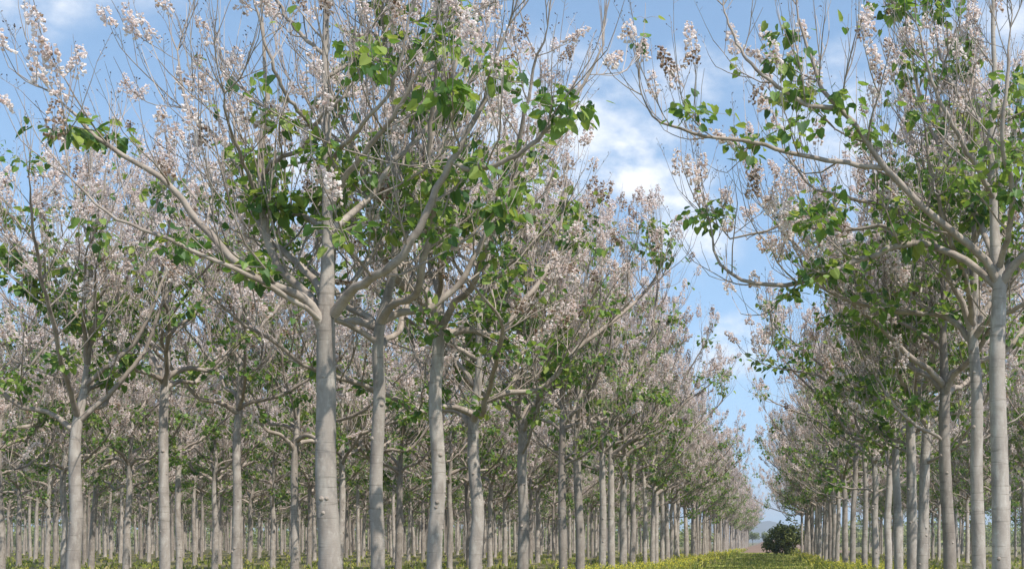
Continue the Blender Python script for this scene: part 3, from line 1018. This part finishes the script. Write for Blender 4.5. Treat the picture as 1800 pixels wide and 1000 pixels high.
# ------------------------------------------------------------------ weeds and lane grass
def weeds():
    rng = np.random.default_rng(5)
    N = 64000
    inv = rng.uniform(1 / 260., 1 / 34., N)
    Y = 1 / inv
    lo, hi = -.6 * Y, .2 * Y
    X = lo + (hi - lo) * rng.random(N)
    # thick verges along the rows, thin between
    d = np.minimum(np.abs(X - LEFT_X - .8) / 2.6, np.abs(X - RIGHT_X - .3) / 2.2)
    keep = rng.random(N) < np.where(d < 1, 1.0, .11)
    lane = (X > LEFT_X + 3.2) & (X < RIGHT_X - 1.6)
    keep &= ~lane
    X, Y, d = X[keep], Y[keep], d[keep]
    n = len(X)
    patch = .5 + .5 * np.sin(X * .9 + 2 * np.sin(Y * .21)) * np.cos(Y * .33 + X * .2)
    h = (.22 + .42 * patch * np.where(d < 1, 1.0, .28)) * rng.uniform(.6, 1.2, n)
    mm = Mesh()
    # each weed: three bent blades
    for q in range(3):
        a = rng.uniform(0, 6.28, n)
        w_ = rng.uniform(.015, .035, n) * (1 + Y / 90.)
        lean = rng.normal(0, .3, (n, 2)) * h[:, None]
        bx = np.stack([np.cos(a) * w_, np.sin(a) * w_, np.zeros(n)], axis=1)
        base = np.stack([X, Y, np.zeros(n)], axis=1) + np.concatenate([rng.normal(0, .06, (n, 2)), np.zeros((n, 1))], axis=1)
        mid = base + np.concatenate([lean * .35, (h * .6)[:, None]], axis=1)
        tip = base + np.concatenate([lean, (h * rng.uniform(.85, 1.05, n))[:, None]], axis=1)
        V = np.stack([base - bx, base + bx, mid + bx * .8, tip, mid - bx * .8], axis=1)
        F = (np.arange(n) * 5)[:, None] + np.arange(5)[None]
        mm.add(V.reshape(-1, 3), F, 0)
    k = rng.random(n) < np.where(d < 1, .85, .3)
    m_ = int(k.sum())
    for q in range(3):
        p = np.stack([X[k], Y[k], h[k] * rng.uniform(.75, 1.05, m_)], axis=1) + rng.normal(0, .06, (m_, 3)) * np.array([1, 1, .4])
        s = rng.uniform(.018, .04, m_) * (1 + Y[k] / 120.)
        x, y, z = frames(rng.normal(0, 1, (m_, 3)), rng)
        scatter(mm, FLOWER_V - np.array([0, .5, 0]), FLOWER_F, p, x, y, z, s, 1)
    o = mesh_obj("flowering_weeds", mm.build("flowering_weeds", [M['blade'], M['yellow']]))
    o['kind'] = 'stuff'
    o['label'] = 'yellow-green flowering weeds growing along the tree rows'
    o['category'] = 'weeds'


def lane_grass():
    rng = np.random.default_rng(6)
    N = 26000
    Y = 1 / rng.uniform(1 / 185., 1 / 50., N)
    X = rng.uniform(LEFT_X + 1.6, RIGHT_X - .8, N)
    h = rng.uniform(.06, .16, N)
    mm = Mesh()
    a = rng.uniform(0, 6.28, N)
    w_ = rng.uniform(.02, .04, N) * (1 + Y / 90.)
    bx = np.stack([np.cos(a) * w_, np.sin(a) * w_, np.zeros(N)], axis=1)
    base = np.stack([X, Y, np.zeros(N)], axis=1)
    tip = base + np.concatenate([rng.normal(0, .05, (N, 2)), h[:, None]], axis=1)
    V = np.stack([base - bx, base + bx, tip], axis=1)
    mm.add(V.reshape(-1, 3), (np.arange(N) * 3)[:, None] + np.arange(3)[None], 0)
    o = mesh_obj("grass", mm.build("grass", [M['blade']]))
    o['kind'] = 'stuff'
    o['label'] = 'short grass of the mown lane between the tree rows'
    o['category'] = 'grass'


weeds()
lane_grass()


def hedge():
    # scrubby wood beyond the far end of the plantation: many leaf clumps and thin stems
    rng = np.random.default_rng(9)
    mm = Mesh()
    n_c = 1300
    y = rng.uniform(405, 470, n_c)
    x = np.where(rng.random(n_c) < .74, rng.uniform(-.64, -.045, n_c), rng.uniform(.045, .24, n_c)) * y
    h = rng.uniform(3.5, 9.5, n_c)
    per = 46
    c = np.repeat(np.stack([x, y, h * .5], axis=1), per, axis=0)
    hh = np.repeat(h, per)
    p = c + rng.normal(0, 1, (n_c * per, 3)) * np.stack([hh * .28, hh * .28, hh * .27], axis=1)
    p[:, 2] = np.maximum(p[:, 2], .2)
    a, b, d = frames(rng.normal(0, 1, p.shape), rng)
    scatter(mm, LEAF_V, LEAF_F, p, a, b, d, rng.uniform(.35, 1.0, len(p)), 0)
    st = np.stack([np.stack([x, y, np.zeros(n_c)], axis=1), np.stack([x + .1, y, h * .5], axis=1), np.stack([x + .2, y, h], axis=1)], axis=1)
    tubes(mm, st, np.tile([.16, .11, .03], (n_c, 1)), 4, 1)
    o = mesh_obj("far_woods", mm.build("far_woods", [M['bush'], M['bark']]))
    o['kind'] = 'stuff'
    o['label'] = 'dull green scrubby wood closing the view behind the plantation'
    o['category'] = 'woods'


hedge()


# ------------------------------------------------------------------ the round bush at the end of the lane, far shrubs, house
def bushy(name, label, cat, x, y, rx, rz, seed, n=9000, trunk_h=.9, leaf=.12, tr=.16, group=None):
    rng = np.random.default_rng(seed)
    root = bpy.data.objects.new(name, None)
    coll.objects.link(root)
    root.location = (x, y, 0)
    tag(root, label, cat, group)
    tm = Mesh()
    P, _ = spline([(0, 0, -.1), (.05, .03, trunk_h * .6), (-.05, 0, trunk_h), (.1, .05, trunk_h + rz * .8)], 12)
    tubes(tm, P[None], np.linspace(tr, tr * .35, 12)[None], 8, 0, True)
    for q in range(7):
        a = rng.uniform(0, 6.28)
        b = grow(rng, P[6], np.array([math.cos(a), math.sin(a), .8]), rx * .85, 7, .1, .15)
        tubes(tm, b[None], np.linspace(tr * .5, tr * .12, 7)[None], 6, 0, True)
    mesh_obj("trunk", tm.build("trunk", [M['limb'], M['twig']]), root)
    cm = Mesh()
    k = 34
    cen = norm(rng.normal(0, 1, (k, 3))) * (rng.random((k, 1)) ** .45) * .82
    cr = rng.uniform(.16, .42, k)
    c = cen[rng.integers(0, k, n)]
    ci = rng.integers(0, k, n)
    p = cen[ci] + norm(rng.normal(0, 1, (n, 3))) * (cr[ci] * rng.random(n) ** .35)[:, None]
    p[:, 2] = np.maximum(p[:, 2], -.86 + rng.random(n) * .1)
    az_ = np.arctan2(p[:, 1], p[:, 0])
    p *= (1 + .22 * np.sin(az_ * 2 + seed) + .12 * np.sin(az_ * 3 + 2 * seed + p[:, 2] * 2))[:, None]
    p = p * np.array([rx, rx, rz]) + np.array([0, 0, trunk_h + rz * .8])
    x_, y_, z_ = frames(rng.normal(0, 1, (n, 3)) + UP * .2, rng)
    scatter(cm, LEAF_V, LEAF_F, p, x_, y_, z_, rng.uniform(.7, 1.5, n) * leaf, 0)
    mesh_obj("crown", cm.build("crown", [M['bush']]), root)
    return root


bushy("bush", "round dark green bushy tree standing alone at the end of the grass lane", "bush", 2.1, 163, 2.75, 2.15, 3, n=8000, trunk_h=.35, leaf=.18, tr=.1)
for i, (x, y, rx, rz) in enumerate([(-7.5, 640, 3.2, 2.6), (-1.2, 655, 2.6, 2.2), (4.5, 640, 3.4, 2.4), (11, 650, 4, 3), (18, 640, 3.5, 2.6)]):
    lab = ['small dark bush left of the far house, above the red field', 'low dark bush beside the far house beyond the red field', 'dark bush beyond the red field, mostly behind the round lane bush',
           'far bush hidden behind the round lane bush', 'far bush behind the right lane trunks'][i]
    bushy("bush", lab, "bush", x, y, rx, rz, 40 + i, n=2500, trunk_h=2.4, leaf=.3, tr=.2, group="bushes beyond the red field")


# ------------------------------------------------------------------ air
def haze_box():
    mm = Mesh()
    x0, x1, y0, y1, z0, z1 = -4100, 4100, -70, 6100, -8, 180
    V = [(x0, y0, z0), (x1, y0, z0), (x1, y1, z0), (x0, y1, z0), (x0, y0, z1), (x1, y0, z1), (x1, y1, z1), (x0, y1, z1)]
    mm.add(V, [(0, 3, 2, 1), (4, 5, 6, 7), (0, 1, 5, 4), (1, 2, 6, 5), (2, 3, 7, 6), (3, 0, 4, 7)])
    hm = bpy.data.materials.new("haze_air")
    hm.use_nodes = True
    ht = NT(hm.node_tree)
    pv = ht.n('ShaderNodeVolumePrincipled')
    pv.inputs['Color'].default_value = (.9, .94, 1.0, 1)
    pv.inputs['Density'].default_value = HAZE_DENSITY
    pv.inputs['Anisotropy'].default_value = .3
    out = ht.n('ShaderNodeOutputMaterial')
    ht.l(pv.outputs[0], out.inputs['Volume'])
    o = mesh_obj("haze", mm.build("haze", [hm]))
    o['kind'] = 'stuff'
    o['label'] = 'thin pale air haze over the plantation and the far hill'
    o['category'] = 'haze'


HAZE_DENSITY = 0.0003
haze_box()
